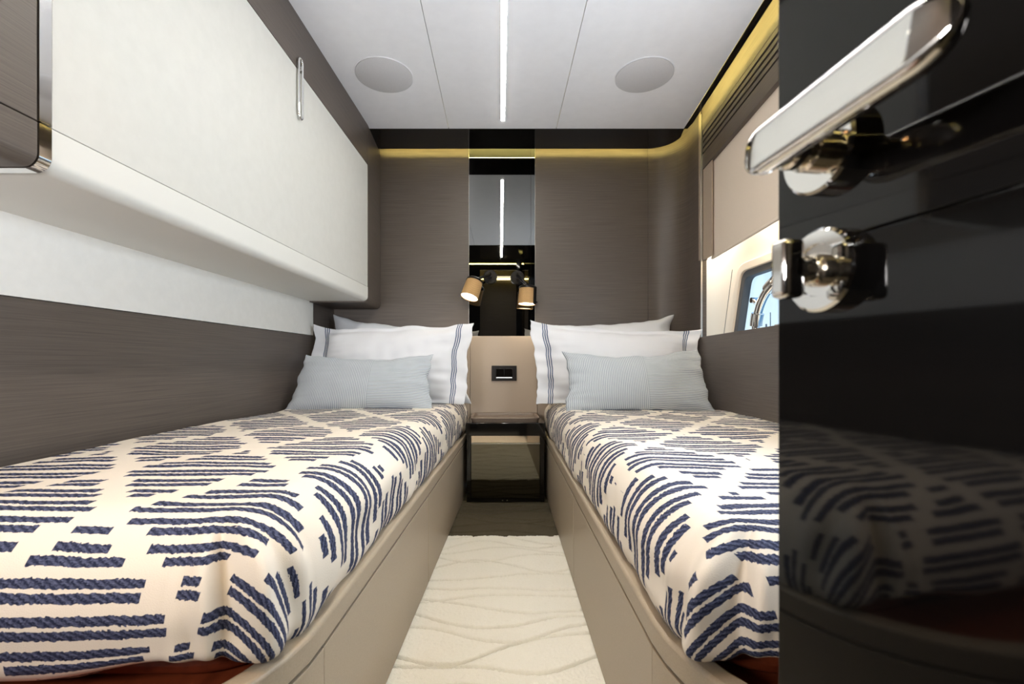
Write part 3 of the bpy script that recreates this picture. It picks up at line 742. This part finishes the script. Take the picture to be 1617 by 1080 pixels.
# ------------------------------------------------------------------ reading lamps on the mirror
def lamp(lab, base, shade_top, shade_bot, knob_side):
    t = thing('reading_lamp', lab, 'lamp', base, 'reading lamps'); b = Vector(base)
    T_, B_ = Vector(shade_top)-b, Vector(shade_bot)-b; ax = (B_-T_).normalized(); L = (B_-T_).length
    MB().lathe((0, 0, 0), (0, -1, 0), [(-.0, .0001), (0, .042), (.008, .042), (.012, .039), (.012, .0001)], 40).build('base', M['black_metal'], t, smooth=.6)
    elbow = Vector((0, -.060, 0)); capc = T_-ax*.012
    MB().cyl((0, -.01, 0), elbow, .011).build('stem', M['black_metal'], t, smooth=.5)
    MB().sweep([elbow+Vector((0, .012, .012)), elbow, elbow*.45+capc*.55+Vector((0, -.01, 0)), capc], .0085, 12).build('arm', M['black_metal'], t, smooth=1.0)
    # shade as a local-z aligned object so that its weave follows it
    q = ax.to_track_quat('-Z', 'Y')
    sh = MB().lathe((0, 0, 0), (0, 0, -1), [(0, .048), (L, .052), (L, .0495), (.004, .0455)], 48).build('shade', M['shade'], t, smooth=.8)
    sh.location = T_; sh.rotation_mode = 'QUATERNION'; sh.rotation_quaternion = q
    c = MB().lathe((0, 0, 0), (0, 0, -1), [(-.014, .0001), (-.014, .040), (-.006, .0495), (.004, .0505), (.004, .001)], 48).build('cap', M['black_metal'], t, smooth=.8)
    c.location = T_; c.rotation_mode = 'QUATERNION'; c.rotation_quaternion = q
    l = MB().lathe((0, 0, 0), (0, 0, -1), [(L-.004, .0001), (L-.004, .0492)], 48).build('lens', M['bulb'], t)
    l.location = T_; l.rotation_mode = 'QUATERNION'; l.rotation_quaternion = q
    br = MB(); k = knob_side
    br.box(.054*k-.004, .054*k+.004, -.010, .010, -L*1.05, .004); br.cyl((.054*k, -.01, -L+.012), (.054*k, -.022, -L+.012), .006)
    o = br.build('bracket', M['black_metal'], t, bevel=.0015); o.location = T_; o.rotation_mode = 'QUATERNION'; o.rotation_quaternion = q
    wp = b+B_+ax*.01
    ld = bpy.data.lights.new('lamp_glow', 'SPOT'); ld.energy = 2.8; ld.color = (1, .86, .68); ld.spot_size = R(140); ld.spot_blend = .8; ld.shadow_soft_size = .035
    lo = bpy.data.objects.new('lamp_glow', ld); COL.objects.link(lo); lo.location = wp; lo.rotation_euler = ax.to_track_quat('-Z', 'Y').to_euler()
def at(px, py, d): return ((px-CX)*d/F, d, CAMZ+(CY-py)*d/F)
lamp('black reading lamp with woven shade tilted to the left on the mirror', at(774, 437.5, 2.755), at(749.5, 444.5, 2.655), at(741, 469.5, 2.625), 1)
lamp('black reading lamp with woven shade pointing straight down on the mirror', at(817, 438.5, 2.755), at(833, 455, 2.655), at(832, 480.5, 2.65), -1)

# ------------------------------------------------------------------ door on the right, open beside the camera
dth = math.atan(.151); ux = Vector((math.sin(dth), -math.cos(dth), 0)); nn_ = Vector((-math.cos(dth), -math.sin(dth), 0))
DM = Matrix(((ux.x, nn_.x, 0, .183), (ux.y, nn_.y, 0, .300), (0, 0, 1, 0), (0, 0, 0, 1)))   # local: x = from free edge to hinge, y = out from the face, z up
d1 = struct(bpy.data.objects.new('door_1', None)); COL.objects.link(d1); d1.matrix_world = DM
MB().box(.0005, .60, -.038, -.005, .013, 1.929).build('door_core', M['door_black'], d1)
MB().box(0, .60, -.005, 0, .012, .8135).build('door_panel', M['door_black'], d1, bevel=.0004)
MB().box(0, .60, -.005, 0, .8147, 1.93).build('door_panel', M['door_black'], d1, bevel=.0004)
zl, sl = .866, .039
hd = MB(); hd.lathe((sl, 0, zl), (0, 1, 0), [(0, .0245), (.0085, .0245), (.010, .023), (.010, .0001)], 56)
hd = hd.build('handle_rose', M['chrome'], d1, smooth=.6)
MB().lathe((sl, .008, zl), (0, 1, 0), [(0, .0125), (.008, .0125), (.009, .0105), (.013, .0105), (.014, .0118), (.018, .0118), (.019, .0100), (.034, .0100)], 32).build('handle_neck', M['brass'], d1, smooth=.5)
# lever bar: flattened rounded bar running from the neck towards the hinge
prof = rrect(.0058, .0135, .0052, 5)
nst = 40; s0, s1 = .021, .141; mb = MB(); rings = []
for k in range(nst+1):
    q = k/nst; s_ = s0+(s1-s0)*(.5-.5*math.cos(PI*q))
    e = min(s_-s0, s1-s_); hf = math.sqrt(max(0, 1-(1-min(1, e/.018))**2)); hf = max(hf, .06)
    nd = .0385+.075*(s_-s0)
    rings.append([mb.bm.verts.new((s_, nd+a*max(hf, .3), zl-.001+b*hf)) for a, b in prof])
for A, B in zip(rings, rings[1:]):
    n = len(A)
    for i in range(n): mb.bm.faces.new((A[i], A[(i+1) % n], B[(i+1) % n], B[i]))
mb.bm.faces.new(rings[0][::-1]); mb.bm.faces.new(rings[-1]); mb.build('handle', M['chrome'], d1, smooth=1.0)
zt_ = .7975
MB().lathe((sl, 0, zt_), (0, 1, 0), [(0, .0238), (.0075, .0238), (.009, .0222), (.009, .0150), (.0075, .0145), (.0075, .0001)], 56).build('lock_rose', M['chrome'], d1, smooth=.5)
MB().lathe((sl, .007, zt_), (0, 1, 0), [(0, .0095), (.004, .0095), (.005, .0075), (.010, .0075), (.011, .0085), (.018, .0085)], 32).build('lock_stem', M['brass'], d1, smooth=.5)
MB().box(sl-.0065, sl+.0065, .020, .0335, zt_-.0165, zt_+.0165).build('thumb_turn', M['chrome'], d1, bevel=.0035)
